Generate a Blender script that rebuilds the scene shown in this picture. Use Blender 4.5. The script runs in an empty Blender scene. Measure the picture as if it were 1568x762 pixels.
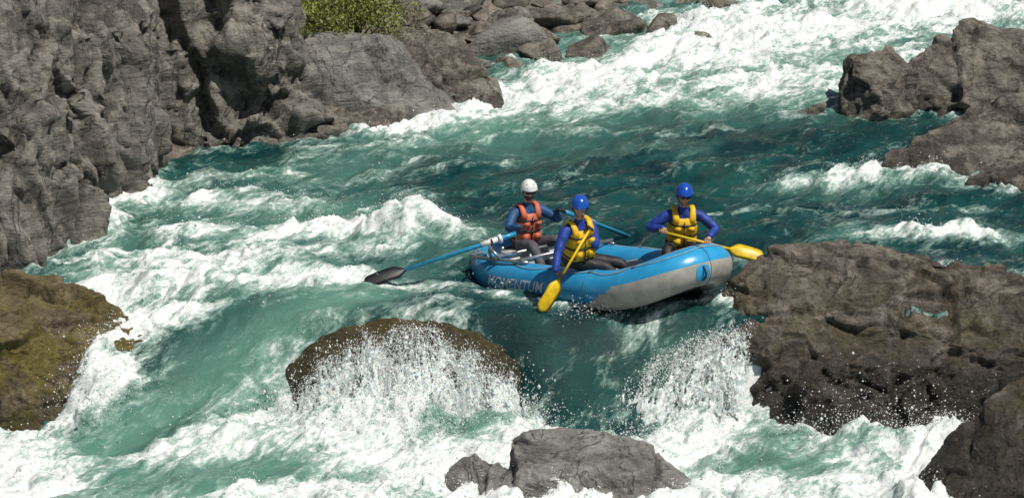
import bpy, bmesh, math, random
import numpy as np
from mathutils import Vector, Matrix, Quaternion
random.seed(5)
rng = np.random.default_rng(7)
scene = bpy.context.scene
COL = scene.collection

# ------------------------------------------------------------------ noise
PERM = rng.permutation(256)
GR = rng.normal(size=(256, 3)); GR /= np.linalg.norm(GR, axis=1)[:, None]
RV = rng.random((256, 3))
def _h(x, y, z):
    return PERM[(PERM[(PERM[x & 255] + y) & 255] + z) & 255]
def pn(p):
    i = np.floor(p).astype(np.int64); f = p - i
    u = f * f * f * (f * (f * 6 - 15) + 10)
    r = np.zeros(len(p))
    for a in (0, 1):
        wa = u[:, 0] if a else 1 - u[:, 0]
        for b in (0, 1):
            wb = u[:, 1] if b else 1 - u[:, 1]
            for c in (0, 1):
                wc = u[:, 2] if c else 1 - u[:, 2]
                g = GR[_h(i[:, 0] + a, i[:, 1] + b, i[:, 2] + c)]
                d = g[:, 0] * (f[:, 0] - a) + g[:, 1] * (f[:, 1] - b) + g[:, 2] * (f[:, 2] - c)
                r += wa * wb * wc * d
    return r * 1.6
def fbm(p, o=4, mode=0, gain=.5):
    s = np.zeros(len(p)); a = 1.; q = np.array(p, float); t = 0
    for k in range(o):
        n = pn(q)
        if mode == 1: n = 1 - 2 * np.abs(n)
        if mode == 2: n = 2 * np.abs(n) - .6
        s += a * n; t += a; a *= gain; q = q * 2.03 + 17.3
    return s / t
def worley(p):
    i = np.floor(p).astype(np.int64)
    f1 = np.full(len(p), 9.); f2 = np.full(len(p), 9.); idd = np.zeros(len(p)); tilt = np.zeros(len(p))
    for a in (-1, 0, 1):
        for b in (-1, 0, 1):
            for c in (-1, 0, 1):
                h = _h(i[:, 0] + a, i[:, 1] + b, i[:, 2] + c)
                q = np.stack([i[:, 0] + a, i[:, 1] + b, i[:, 2] + c], 1) + RV[h]
                d = np.linalg.norm(q - p, axis=1)
                n1 = d < f1
                f2 = np.where(n1, f1, np.minimum(f2, d))
                idd = np.where(n1, h / 255., idd)
                tilt = np.where(n1, ((p - q) * GR[h]).sum(1), tilt)
                f1 = np.where(n1, d, f1)
    return f1, f2, idd, tilt
def sstep(a, b, x):
    t = np.clip((x - a) / (b - a), 0, 1); return t * t * (3 - 2 * t)

# ------------------------------------------------------------------ node helpers
class NT:
    def __init__(s, name):
        s.m = bpy.data.materials.new(name); s.m.use_nodes = True
        s.t = s.m.node_tree; s.b = s.t.nodes['Principled BSDF']
    def n(s, typ, **kw):
        nd = s.t.nodes.new(typ)
        for k, v in kw.items():
            if k.startswith('_'): setattr(nd, k[1:], v)
            else: nd.inputs[k.replace('__', ' ')].default_value = v
        return nd
    def l(s, a, b): s.t.links.new(a, b)
    def val(s, x, inp):
        if hasattr(x, 'is_linked'): s.l(x, inp)
        else: inp.default_value = x
    def math(s, op, a, b=0., clamp=False):
        nd = s.t.nodes.new('ShaderNodeMath'); nd.operation = op; nd.use_clamp = clamp
        s.val(a, nd.inputs[0]); s.val(b, nd.inputs[1]); return nd.outputs[0]
    def mix(s, f, a, b):
        nd = s.t.nodes.new('ShaderNodeMix'); nd.data_type = 'RGBA'
        s.val(f, nd.inputs[0])
        for x, k in ((a, 6), (b, 7)):
            if hasattr(x, 'is_linked'): s.l(x, nd.inputs[k])
            else: nd.inputs[k].default_value = (*x, 1) if len(x) == 3 else x
        return nd.outputs[2]
    def noise(s, vec, scale, detail=6, rough=.55, dist=0.):
        nd = s.n('ShaderNodeTexNoise'); nd.inputs['Scale'].default_value = scale
        nd.inputs['Detail'].default_value = detail; nd.inputs['Roughness'].default_value = rough
        nd.inputs['Distortion'].default_value = dist
        if vec is not None: s.l(vec, nd.inputs['Vector'])
        return nd.outputs['Fac']
    def ramp(s, x, a, b, smooth=True):
        nd = s.t.nodes.new('ShaderNodeMapRange'); nd.interpolation_type = 'SMOOTHSTEP' if smooth else 'LINEAR'
        s.l(x, nd.inputs[0]); nd.inputs[1].default_value = a; nd.inputs[2].default_value = b
        return nd.outputs[0]
    def pos(s): return s.t.nodes.new('ShaderNodeNewGeometry').outputs['Position']
    def mapping(s, vec, scale=(1, 1, 1), rot=(0, 0, 0)):
        nd = s.t.nodes.new('ShaderNodeMapping'); nd.inputs['Scale'].default_value = scale
        nd.inputs['Rotation'].default_value = rot; s.l(vec, nd.inputs['Vector']); return nd.outputs[0]
    def bump(s, h, strength, dist, normal=None):
        nd = s.t.nodes.new('ShaderNodeBump'); nd.inputs['Strength'].default_value = strength
        nd.inputs['Distance'].default_value = dist; s.l(h, nd.inputs['Height'])
        if normal is not None: s.l(normal, nd.inputs['Normal'])
        return nd.outputs[0]

def simple_mat(name, col, rough=.5, var=.15, scale=12, metallic=0., bump=.0, col2=None, spec=.5):
    M = NT(name); p = M.n('ShaderNodeTexCoord').outputs['Object']
    f = M.noise(p, scale, 5)
    c2 = col2 if col2 else tuple(c * (1 - var) * .8 for c in col)
    M.l(M.mix(M.ramp(f, .35, .7), col, c2), M.b.inputs['Base Color'])
    M.b.inputs['Roughness'].default_value = rough; M.b.inputs['Metallic'].default_value = metallic
    M.b.inputs['Specular IOR Level'].default_value = spec
    if bump: M.l(M.bump(M.noise(p, scale * 4, 6), bump, .01), M.b.inputs['Normal'])
    return M.m

def rock_mat(name, c_dark, c_mid, c_light, algae=None, wet0=-9., wet1=-8., lichen=.5, rot=(0.5, .3, .2), algae_amt=.85, al0=.42, al1=.56, aloff=.75, rough_amt=.7):
    M = NT(name); p = M.pos()
    big = M.noise(p, .7, 6, .6, .6); med = M.noise(p, 2.6, 10, .68, .5); fine = M.noise(p, 17, 8, .72)
    st = M.mapping(p, (1., 1., 5.), rot); strata = M.noise(st, 1.6, 9, .62, 1.2)
    c = M.mix(M.ramp(big, .40, .60), c_dark, c_mid)
    c = M.mix(M.ramp(med, .45, .62), c, c_light)
    c = M.mix(M.math('MULTIPLY', M.ramp(strata, .52, .68), .5), c, tuple(x * .45 for x in c_dark))
    c = M.mix(M.math('MULTIPLY', M.ramp(fine, .53, .70), .45), c, tuple(min(1, x * 1.35) for x in c_light))
    c = M.mix(M.math('MULTIPLY', M.ramp(fine, .46, .34), .5), c, tuple(x * .5 for x in c_dark))
    c = M.mix(M.math('MULTIPLY', M.ramp(M.noise(p, 5., 8, .75, 1.), .55, .64), lichen), c, (.38, .35, .25))
    fz = M.noise(M.mapping(p, (1.2, 1.2, .45), rot), 1.1, 7, .6, 1.0)
    crack = M.ramp(M.math('ABSOLUTE', M.math('SUBTRACT', fz, .5)), .0, .010)
    c = M.mix(M.math('MULTIPLY', M.math('SUBTRACT', 1., crack), .8), c, tuple(x * .3 for x in c_dark))
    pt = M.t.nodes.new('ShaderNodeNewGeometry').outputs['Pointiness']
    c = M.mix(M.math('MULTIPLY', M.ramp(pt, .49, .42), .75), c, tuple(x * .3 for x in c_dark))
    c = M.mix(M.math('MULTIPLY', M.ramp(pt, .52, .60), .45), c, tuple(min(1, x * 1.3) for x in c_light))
    sep = M.n('ShaderNodeSeparateXYZ'); M.l(p, sep.inputs[0])
    zz = M.math('ADD', sep.outputs['Z'], M.math('MULTIPLY', M.math('SUBTRACT', M.noise(p, 1.7, 6, .6), .5), 1.1))
    if algae:
        am = M.math('MULTIPLY', M.ramp(M.noise(p, 2.1, 8, .7, .5), al0, al1), M.ramp(zz, wet1 + aloff, wet1 - .1))
        c = M.mix(M.math('MULTIPLY', am, algae_amt), c, M.mix(M.ramp(fine, .35, .65), tuple(x * .55 for x in algae), tuple(x * 1.3 for x in algae)))
    wet = M.ramp(zz, wet1, wet0)
    c = M.mix(M.math('MULTIPLY', wet, .75), c, tuple(x * .25 for x in c_dark))
    M.l(c, M.b.inputs['Base Color'])
    rr = M.math('SUBTRACT', .85, M.math('MULTIPLY', wet, .60)); M.l(rr, M.b.inputs['Roughness'])
    h = M.math('ADD', M.math('MULTIPLY', med, 1.2), M.math('MULTIPLY', strata, .7))
    h = M.math('ADD', h, M.math('MULTIPLY', crack, .18))
    b1 = M.bump(h, 1., .16); b2 = M.bump(fine, rough_amt, .045, b1)
    b3 = M.bump(M.noise(p, 60, 4, .7), .4, .010, b2)
    M.l(b3, M.b.inputs['Normal'])
    return M.m

# ------------------------------------------------------------------ mesh helpers
def new_obj(name, verts, faces, mats, parent=None, smooth=True, fm=None):
    me = bpy.data.meshes.new(name)
    if isinstance(verts, np.ndarray): verts = verts.tolist()
    if isinstance(faces, np.ndarray): faces = faces.tolist()
    me.from_pydata(verts, [], faces); me.update()
    if not isinstance(mats, (list, tuple)): mats = [mats]
    for m in mats: me.materials.append(m)
    if fm is not None: me.polygons.foreach_set('material_index', np.array(fm, dtype=np.int32))
    me.polygons.foreach_set('use_smooth', np.full(len(me.polygons), smooth))
    ob = bpy.data.objects.new(name, me); COL.objects.link(ob)
    if parent is not None: attach(ob, parent)
    return ob
def attach(ob, parent):
    ob.parent = parent; ob.matrix_parent_inverse = Matrix.Translation(-parent.location)
def empty(name, loc):
    e = bpy.data.objects.new(name, None); e.location = loc; e.empty_display_size = .2
    COL.objects.link(e); return e
def eval_arrays(ob):
    dg = bpy.context.evaluated_depsgraph_get(); ev = ob.evaluated_get(dg); me = ev.to_mesh()
    V = np.empty(len(me.vertices) * 3); me.vertices.foreach_get('co', V); V = V.reshape(-1, 3)
    N = np.empty(len(me.vertices) * 3); me.vertices.foreach_get('normal', N); N = N.reshape(-1, 3)
    F = [tuple(p.vertices) for p in me.polygons]
    ev.to_mesh_clear(); return V, N, F

class Geo:
    """accumulates geometry with material indices"""
    def __init__(s): s.V = []; s.F = []; s.M = []
    def add(s, V, F, m=0):
        o = len(s.V); s.V += [tuple(v) for v in V]; s.F += [tuple(i + o for i in f) for f in F]; s.M += [m] * len(F)
    def sweep(s, pts, rad, seg=10, m=0, cap=True, closed=False, up=None, flat=1.):
        pts = [Vector(p) for p in pts]; n = len(pts)
        if not hasattr(rad, '__len__'): rad = [rad] * n
        V = []; F = []; prev = None
        for i, p in enumerate(pts):
            a = pts[(i - 1) % n] if (closed or i > 0) else p; b = pts[(i + 1) % n] if (closed or i < n - 1) else p
            t = (b - a).normalized()
            r = up if up is not None else (prev if prev is not None else (Vector((0, 0, 1)) if abs(t.z) < .9 else Vector((1, 0, 0))))
            r = Vector(r); x = (r - t * r.dot(t)).normalized(); y = t.cross(x); prev = x
            for k in range(seg):
                a_ = 2 * math.pi * k / seg
                V.append(p + x * (math.cos(a_) * rad[i]) + y * (math.sin(a_) * rad[i] * flat))
        for i in range(n if closed else n - 1):
            j = (i + 1) % n
            for k in range(seg):
                l = (k + 1) % seg; F.append((i * seg + k, i * seg + l, j * seg + l, j * seg + k))
        if cap and not closed:
            F.append(tuple(range(seg))[::-1]); F.append(tuple((n - 1) * seg + k for k in range(seg)))
        s.add(V, F, m)
    def box(s, M, dims, m=0, bev=.02, seg=2):
        bm = bmesh.new(); bmesh.ops.create_cube(bm, size=1)
        for v in bm.verts: v.co = Vector((v.co.x * dims[0], v.co.y * dims[1], v.co.z * dims[2]))
        bmesh.ops.bevel(bm, geom=bm.edges[:], offset=bev, segments=seg, affect='EDGES')
        bm.verts.index_update(); s.add([M @ v.co for v in bm.verts], [[v.index for v in f.verts] for f in bm.faces], m); bm.free()
    def ell(s, M, r, m=0, u=16, v=10):
        bm = bmesh.new(); bmesh.ops.create_uvsphere(bm, u_segments=u, v_segments=v, radius=1)
        bm.verts.index_update()
        s.add([M @ Vector((q.co.x * r[0], q.co.y * r[1], q.co.z * r[2])) for q in bm.verts], [[q.index for q in f.verts] for f in bm.faces], m); bm.free()
    def obj(s, name, mats, parent=None, smooth=True): return new_obj(name, s.V, s.F, mats, parent, smooth, s.M)

# ------------------------------------------------------------------ materials
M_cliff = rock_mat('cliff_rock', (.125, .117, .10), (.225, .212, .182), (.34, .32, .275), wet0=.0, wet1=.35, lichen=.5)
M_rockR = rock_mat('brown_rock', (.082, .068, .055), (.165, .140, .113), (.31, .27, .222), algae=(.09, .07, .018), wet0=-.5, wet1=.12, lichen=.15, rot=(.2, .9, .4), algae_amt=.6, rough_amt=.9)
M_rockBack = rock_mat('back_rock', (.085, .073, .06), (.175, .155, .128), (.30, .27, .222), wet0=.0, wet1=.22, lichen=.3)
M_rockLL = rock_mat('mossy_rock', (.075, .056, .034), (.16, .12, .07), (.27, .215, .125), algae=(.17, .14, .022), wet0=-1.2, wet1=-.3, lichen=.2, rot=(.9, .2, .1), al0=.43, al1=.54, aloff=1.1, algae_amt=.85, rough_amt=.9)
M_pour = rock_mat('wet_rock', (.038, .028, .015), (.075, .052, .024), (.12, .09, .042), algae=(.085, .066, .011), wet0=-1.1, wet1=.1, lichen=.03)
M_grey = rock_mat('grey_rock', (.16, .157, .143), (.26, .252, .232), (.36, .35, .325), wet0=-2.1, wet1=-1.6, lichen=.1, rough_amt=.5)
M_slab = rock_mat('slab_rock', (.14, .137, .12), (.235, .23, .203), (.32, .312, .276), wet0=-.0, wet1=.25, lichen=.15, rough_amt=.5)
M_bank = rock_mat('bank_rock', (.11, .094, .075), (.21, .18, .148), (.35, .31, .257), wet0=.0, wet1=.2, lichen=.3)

# ------------------------------------------------------------------ rocks
ROCKV = []
def hull_mesh(bm, pts):
    vs = [bm.verts.new(p) for p in pts]
    r = bmesh.ops.convex_hull(bm, input=vs)
    junk = [g for g in r['geom_interior'] + r['geom_unused'] if isinstance(g, bmesh.types.BMVert)]
    if junk: bmesh.ops.delete(bm, geom=list(set(junk)), context='VERTS')
def rock(name, hulls, mat, voxel=.05, amp=.12, freq=1.1, block=.10, bfreq=1.3, bscale=(1, 1, .6), fine=.02, smooth=3, seed=0., warpa=.5, sub=.42):
    bm = bmesh.new()
    for h in hulls: hull_mesh(bm, h)
    bmesh.ops.recalc_face_normals(bm, faces=bm.faces[:])
    me = bpy.data.meshes.new('t'); bm.to_mesh(me); bm.free()
    ob = bpy.data.objects.new('t', me); COL.objects.link(ob)
    r = ob.modifiers.new('r', 'REMESH'); r.mode = 'VOXEL'; r.voxel_size = voxel
    sm = ob.modifiers.new('s', 'SMOOTH'); sm.iterations = smooth; sm.factor = .5
    V, N, F = eval_arrays(ob)
    bpy.data.objects.remove(ob)
    p = V + seed
    w = np.stack([fbm(p * .9 + 5, 3), fbm(p * .9 + 31, 3), fbm(p * .9 + 77, 3)], 1)
    q = (p + w * warpa) * np.array(bscale) * bfreq
    f1, f2, idd, tl = worley(q)
    e = f2 - f1
    d = amp * fbm(p * freq, 5) + block * (.7 * (idd - .5) + 1.1 * tl) * sstep(0, .06, e) - block * .15 * np.exp(-(e / .03) ** 2)
    f1, f2, id2, tl = worley((p + w * warpa * .6) * np.array(bscale) * bfreq * 2.6 + 9)
    d += block * sub * (.7 * (id2 - .5) + 1.2 * tl) * sstep(0, .08, f2 - f1)
    f1, f2, id3, tl = worley((p + w * warpa * .4) * bfreq * 5.5 + 29)
    d += block * sub * .35 * (.4 * (id3 - .5) + 1.2 * tl)
    d += fine * fbm(p * 5, 4, 1)
    V = V + N * d[:, None]
    ROCKV.append(V)
    return new_obj(name, V, F, mat)
def prism(foot, z0, z1, tx=0, ty=0, sh=1.):
    cx = sum(p[0] for p in foot) / len(foot); cy = sum(p[1] for p in foot) / len(foot)
    return [(x, y, z0) for x, y in foot] + [(cx + (x - cx) * sh + tx, cy + (y - cy) * sh + ty, z1) for x, y in foot]

cliff = [
 prism([(-11, -4), (-7.3, -2.6), (-6.3, -1.5), (-5.55, -.5), (-5.5, .7), (-6, 2), (-11, 2)], -2.5, 2.0, -.05, .2, .98),
 prism([(-11, -4), (-7.3, -2.3), (-6.4, -1.0), (-5.25, .1), (-5.4, .9), (-6, 2), (-11, 2)], 1.0, 3.3, -.5, .4, .9),
 prism([(-11, -3), (-7.4, -1.6), (-6.6, 0), (-6.8, 2), (-11, 3)], 2.5, 5, -.3, .5, .9),
 prism([(-9, .8), (-5.7, 1.1), (-5.15, 1.9), (-4.85, 3.0), (-4.95, 4.2), (-5.6, 5), (-9, 5)], -2, 2.6, -.1, .2, .95),
 prism([(-9, 1.2), (-5.7, 1.8), (-5.0, 3.0), (-5.1, 4.4), (-5.6, 5), (-9, 5)], 2, 4.6, -.6, .5, .9),
 prism([(-9, 4), (-5, 4.9), (-4.2, 5.1), (-3.7, 5.4), (-3.3, 6.4), (-3.4, 8), (-9, 9)], -2, 1.7, -.0, .3, .97),
 prism([(-9, 4.4), (-4.7, 5.3), (-3.5, 5.8), (-3.2, 6.8), (-3.6, 8.5), (-9, 9)], 1.3, 4.2, -.25, .7, .92),
 [(-4.9, 4.6, -1), (-4.0, 4.7, -1), (-3.3, 5.3, -1), (-3.2, 6, -1), (-4.8, 5.6, .7), (-3.9, 5.2, .55), (-3.4, 5.8, .5), (-4.6, 5.0, .35)],
 [(-3.9, 4.9, -1), (-2.9, 5.2, -1), (-2.9, 6.4, -1), (-3.8, 5.4, .25), (-3.1, 5.7, .35), (-3.1, 6.5, .8), (-3.7, 6.3, .9)],
 prism([(-20, -6), (-9.5, -4), (-8.6, 2), (-8, 9), (-20, 12)], -2, 6.0, -.5, 0, .9),
]
rock('river_cliff', cliff, M_cliff, voxel=.05, amp=.10, freq=.8, block=.36, bfreq=.72, bscale=(1, 1, .42), fine=.02, smooth=1, warpa=.25, sub=.42)
rock('boulder', [
 [(-3.5, 7.2, -.6), (-3.55, 6.9, 1.15), (-3.2, 8.6, 1.25), (-2.15, 7.6, 1.38), (-1.9, 8.8, 1.2), (-.75, 7.3, .1), (-.8, 7.2, -.5), (-1.4, 6.75, -.4), (-2.2, 6.9, .5), (-2.9, 6.9, .55), (-.9, 8.6, .4), (-3, 6.9, -.4)]],
 M_slab, voxel=.045, amp=.06, freq=1, block=.08, bfreq=.8, seed=3, smooth=1)
rock('boulder', [
 [(-2.2, 8.3, -.4), (-2.1, 8.3, 1.1), (-1.9, 9.4, 1.2), (-.7, 8.6, .85), (-.9, 10, .8), (-.25, 8.1, .25), (-.2, 8.0, -.5), (-.3, 9.6, -.4), (-1., 7.6, -.4), (-.9, 7.8, .45)]],
 M_rockBack, voxel=.04, amp=.12, freq=1.1, block=.2, seed=8, smooth=1, warpa=.3)
rock('boulder', [
 [(-3.4, 6.1, -.5), (-3.3, 6.3, .35), (-2.6, 6.2, .25), (-2.5, 7, .5), (-3.3, 7, .6), (-2.4, 6.0, -.4)],
 [(-2.7, 6.3, -.4), (-2.6, 6.6, .42), (-1.9, 6.7, .38), (-1.4, 6.7, .1), (-1.3, 6.4, -.4), (-2.5, 6.1, .05), (-1.8, 7.2, .3)]],
 M_rockBack, voxel=.04, amp=.10, freq=1.4, block=.14, seed=12, smooth=1, warpa=.3)
rock('boulder', [[(5.1, 7.5, -.5), (5.15, 7.7, .4), (5.35, 7.9, 1.0), (5.95, 8.1, 1.05), (6.3, 8, .85), (6.35, 7.6, -.5), (5.6, 7.4, .6), (5.4, 8.8, .8), (6.2, 9, -.4)]],
 M_rockBack, voxel=.04, amp=.08, block=.14, bfreq=1., seed=20, smooth=2, warpa=.3)
rock('boulder', [[(6.05, 7.7, -.5), (6.1, 7.9, .6), (6.6, 8.3, 1.0), (7.3, 8.6, 1.35), (8.0, 8.7, 1.25), (9.8, 8.8, 1.1), (9.8, 8, -.5), (7, 7.5, -.3), (7.2, 7.7, .45), (8.2, 7.8, .6), (7.5, 10, .8), (9.5, 11, .6), (6.4, 9.5, 0)]],
 M_rockBack, voxel=.045, amp=.10, block=.18, bfreq=.9, seed=24, smooth=2, warpa=.3)
rock('boulder', [[(3.9, 7.3, -.3), (4.4, 7.4, .24), (4.9, 7.5, .36), (5.25, 7.4, -.3), (4.5, 7.1, -.3), (4.6, 7.9, .1)]],
 M_rockBack, amp=.06, block=.06, seed=29, smooth=1)
rock('boulder', [[(4.95, 3.8, -.4), (5.5, 4.0, .30), (6.2, 4.4, .65), (7.4, 5, 1.0), (9.5, 5.6, 1.25), (9.5, 3.8, -.4), (6.6, 3.4, -.3), (6.7, 3.7, .30), (7.6, 3.9, .4), (7, 6, .4), (9.5, 7, .4), (5.8, 4.9, -.2)]],
 M_rockBack, voxel=.045, amp=.10, block=.13, bfreq=.9, seed=33, smooth=2, warpa=.3)
rock('boulder', [[(6.2, 2.6, -.4), (6.5, 2.8, .3), (7.2, 3.0, .65), (8.5, 3.2, .85), (8.6, 2.3, -.4), (7.2, 2.2, -.3), (7.1, 3.8, .3), (7.2, 2.5, .25)]],
 M_rockBack, voxel=.045, amp=.10, block=.11, seed=38, smooth=1)
rock('river_boulder', [
 [(2.5, -3.1, -.6), (2.5, -3.0, .18), (2.95, -2.8, .62), (3.3, -2.75, .80), (4.3, -2.75, .80), (4.9, -2.8, .70), (5.5, -2.95, .56), (6.2, -3.1, .42), (8, -3.3, .25), (8, -4, -.4), (8, -4.5, -1.6), (3.3, -3.8, .1), (3.9, -3.8, .22), (4.9, -4.0, .05), (5.9, -4.2, -.25), (6.8, -4.6, -1.5), (3, -1.6, -.5), (4.4, -1.8, .3), (6, -1.2, -.5), (8, -2, -.5), (3, -4.2, -1.5)],
 [(2.2, -3.5, -.28), (2.1, -3.9, -1.6), (2.6, -3.3, .02), (3.3, -3.85, .05), (3.9, -3.7, .15), (3.0, -4.1, -.35), (2.75, -4.35, -1.6), (4.6, -4.25, -.3), (5.3, -4.9, -1.6), (4.2, -4.75, -1.3), (4.9, -3.9, .05)]],
 M_rockR, voxel=.034, amp=.12, freq=.9, block=.16, bfreq=.75, bscale=(1, 1, 1.6), fine=.02, seed=41, smooth=2, warpa=.4)
ell = []
for i in range(1, 16):
    for j in range(30):
        a, b = math.pi * i / 16, 2 * math.pi * j / 30
        x_, y_, z_ = math.sin(a) * math.cos(b), math.sin(a) * math.sin(b), math.cos(a)
        ell.append((-1.35 + 1.92 * x_, -3.3 + (.85 if y_ < 0 else 1.3) * y_, -1.05 + 1.09 * z_))
rock('river_boulder', [ell], M_pour, voxel=.034, amp=.07, freq=.9, block=.045, bfreq=1., fine=.012, seed=47, sub=.3)
rock('river_boulder', [
 [(-9, -2.5, .5), (-6.4, -2.8, .38), (-5.7, -2.8, .34), (-5.1, -2.9, .16), (-4.5, -3.2, -.14), (-4.45, -3.6, -.4), (-5.1, -3.6, -.10), (-5.0, -4.3, -.85), (-6.0, -3.9, .0), (-6.1, -4.7, -1.3), (-9, -4.5, -.3), (-9, -6, -1.8), (-4.6, -4.2, -1.6), (-5, -2.2, -.6), (-9, -1.5, -.6), (-5.4, -4.8, -1.6)]],
 M_rockLL, voxel=.034, amp=.09, freq=1.2, block=.13, bfreq=1., bscale=(.7, 1, 2.0), fine=.015, seed=52, smooth=2, warpa=.3)
rock('river_boulder', [
 [(-1.15, -6.2, -1.5), (-.55, -6.05, -.88), (-.2, -6.1, -.80), (.05, -6.3, -.95), (.0, -7, -1.3), (-.9, -7, -1.5), (-.6, -5.7, -1.5), (.1, -6.0, -1.4)],
 [(-.12, -5.9, -1.3), (-.05, -6.0, -.62), (.2, -6, -.47), (.75, -6.0, -.48), (1.2, -6.0, -.58), (1.65, -6.05, -.78), (2.3, -6.15, -1.3), (2.4, -6.9, -1.5), (.2, -7, -1.2), (.9, -6.6, -.85), (0, -5.5, -1.6), (1.5, -5.5, -1.6)]],
 M_grey, voxel=.026, amp=.07, freq=1.2, block=.10, bfreq=.9, fine=.010, seed=57, smooth=3, warpa=.3)
rock('river_boulder', [
 [(4.3, -6.3, -1.5), (4.4, -6.4, -1.2), (5.05, -6.3, -.38), (5.65, -6.2, .2), (6.6, -6.2, .6), (8, -6, .6), (8, -5, -1.6), (5.2, -5.6, -1.6), (4.6, -7.4, -1.6), (8, -8, -1.3), (6, -7, -.5), (5.2, -6.9, -.9)]],
 M_rockR, voxel=.03, amp=.08, freq=1.2, block=.10, bfreq=.9, fine=.012, seed=63, smooth=3)

# ------------------------------------------------------------------ river level / channel
LY = [-120, -8, -2, 0, 5, 7.5, 11.5, 14, 17, 22, 40, 120]; LX = [-14, -9, -7, -6, -4.5, -1.2, -.5, 1.4, 3.4, 9, 30, 110]
RY = [-120, -3, 5, 9, 14, 20, 40, 120]; RX = [12, 7.5, 8, 9.5, 15, 22, 48, 150]
def level(y): return np.clip((y - 8) * .03, 0, 3.5)
def ground_h(x, y):
    d = np.maximum(np.interp(y, LY, LX) - x, x - np.interp(y, RY, RX))
    P = np.stack([x, y, x * 0], 1)
    n = fbm(P * .25, 4); n2 = fbm(P * 1.3, 4)
    h = np.where(d < 0, np.maximum(d * .9, -2.4), .28 * d + .035 * np.clip(d - 2, 0, 40) ** 1.35)
    h = h + np.clip(d, 0, 8) * .18 * n + sstep(-.5, 1, d) * .16 * n2
    h = np.where(y < -3, np.minimum(h, h - 1.2 * sstep(-3, -4, y)), h)
    return h + level(y) + .0
def axis(parts):
    out = []
    for a, b, s in parts: out += list(np.arange(a, b, s))
    return np.array(out + [parts[-1][1]])
def grid(xs, ys):
    X, Y = np.meshgrid(xs, ys); nx = len(xs); ny = len(ys)
    i = np.arange(ny - 1)[:, None] * nx + np.arange(nx - 1)[None, :]; i = i.ravel()
    return X.ravel(), Y.ravel(), np.stack([i, i + 1, i + nx + 1, i + nx], 1)
gx, gy, gf = grid(axis([(-160, -20, 5), (-20, -6, .5), (-6, 14, .1), (14, 30, 1), (30, 180, 6)]),
                  axis([(-120, -10, 5), (-10, 6, .5), (6, 30, .12), (30, 60, 1.5), (60, 200, 7)]))
gz = ground_h(gx, gy)
new_obj('ground', np.stack([gx, gy, gz], 1), gf, M_bank)

# ------------------------------------------------------------------ water
wx, wy, wf = grid(axis([(-40, -9, 2), (-9, -7.2, .2), (-7.2, 10.2, .03), (10.2, 16, .25), (16, 150, 4)]),
                  axis([(-60, -8, 2), (-8, -4.9, .036), (-4.9, -2.5, .022), (-2.5, 5, .04), (5, 20.5, .065), (20.5, 30, .4), (30, 160, 4)]))
def seg_field(x, y, segs):
    o = np.zeros(len(x))
    for x1, y1, x2, y2, w, a in segs:
        dx, dy = x2 - x1, y2 - y1; L = dx * dx + dy * dy + 1e-9
        t = np.clip(((x - x1) * dx + (y - y1) * dy) / L, 0, 1)
        d2 = (x - x1 - t * dx) ** 2 + (y - y1 - t * dy) ** 2
        g = a * np.exp(-d2 / (w * w))
        o = np.where(a > 0, np.maximum(o, g) + .25 * np.minimum(o, g), o + g)
    return o
FO = [(12, 19, 3.5, 12.9, 2.3, .8), (3.2, 12.6, .6, 9.3, 1.4, .75), (.8, 9.4, -.6, 7.6, .8, .6), (-.6, 7.4, -1.9, 6.2, .35, .5), (10, 13, 4.0, 9.4, 1.1, .55),
      (4, 10, .8, 7.4, .6, .4), (-2.4, 3.3, -1.4, 4.7, .25, .6), (-1.6, 3.8, -.2, 4.3, .2, .5), (3.9, 3.0, 6.1, 3.3, .4, .7), (4.7, .2, 6.6, .1, .3, .65),
      (4.2, 1.3, 6.5, 1.6, .2, .4), (4.5, 4.2, 4.9, 4.1, .25, .45), (-5, 2.0, -3.4, 1.9, .6, .42), (-5.2, .5, -3.2, .2, .55, .45), (-2.3, .4, -.9, .5, .5, .9), (-2.9, 2, -2.4, 2.8, .5, .42),
      (-5.6, -1.1, -3.2, -1.1, .5, .6), (-5.0, -2.3, -2.5, -2.0, .6, .95), (-4.8, -3.1, -3.9, -3.1, .4, .8), (-5.3, -3.8, -4.8, -4.6, .6, .9), (-2.2, -1.6, -.9, -2.0, .3, .5),
      (-3.4, -.6, -1.5, -.6, .4, .55), (-.4, -2.35, 1.6, -3.55, .16, .55), (1.3, -3.5, 2.6, -2.9, .22, .45), (1.15, -3.6, 1.35, -4.5, .07, .8), (.3, 6.2, 3.5, 6.3, .25, .3), (-3, 5, -1, 5.6, .35, .3), (-.6, -1.9, -1.6, -2.3, .2, .4),
      (2.7, 1.2, 4, 1.4, .2, .3), (2.9, -.8, 3.3, -1.6, .2, .4), (6.2, -1.2, 7.4, -1.4, .25, .4), (-4.4, 3.2, -3.2, 3.5, .35, .35)]
AE = [(12, 19, 3, 12, 3.2, .9), (3, 12, -.5, 7.2, 2.2, .85), (-.5, 7, -3, 3.5, 1.1, .55), (10, 12, 3, 8.5, 1.8, .8), (-5.5, 2, -2.3, 1.5, 1.3, .65), (-5, -.2, -1.2, .2, 1.1, .6),
      (-5, -2, -2, -2, 1.1, .85), (-1.9, -2.75, -4.8, -5.0, .6, 1.), (-.3, -2.2, 1.0, -2.9, .5, .3), (3.9, 3, 6.4, 3.2, .6, .5), (4.5, .2, 6.5, .2, .5, .4), (1.6, -3.8, 2.4, -4.2, .5, .5), (0, 4.5, 2.5, 5.5, .6, .3)]
foam = seg_field(wx, wy, FO); aer = seg_field(wx, wy, AE)
KX = [-7, -5.2, -4.2, -3.5, -3.0, -2.5, -2, -1, 0, .5, 1, 1.7, 2.2, 3.2, 7]
YT = np.interp(wx, KX, [-1.6, -2.0, -2.45, -2.8, -3.1, -3.25, -3.34, -3.34, -3.3, -3.25, -3.2, -3.2, -3.3, -3.5, -3.5])
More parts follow.
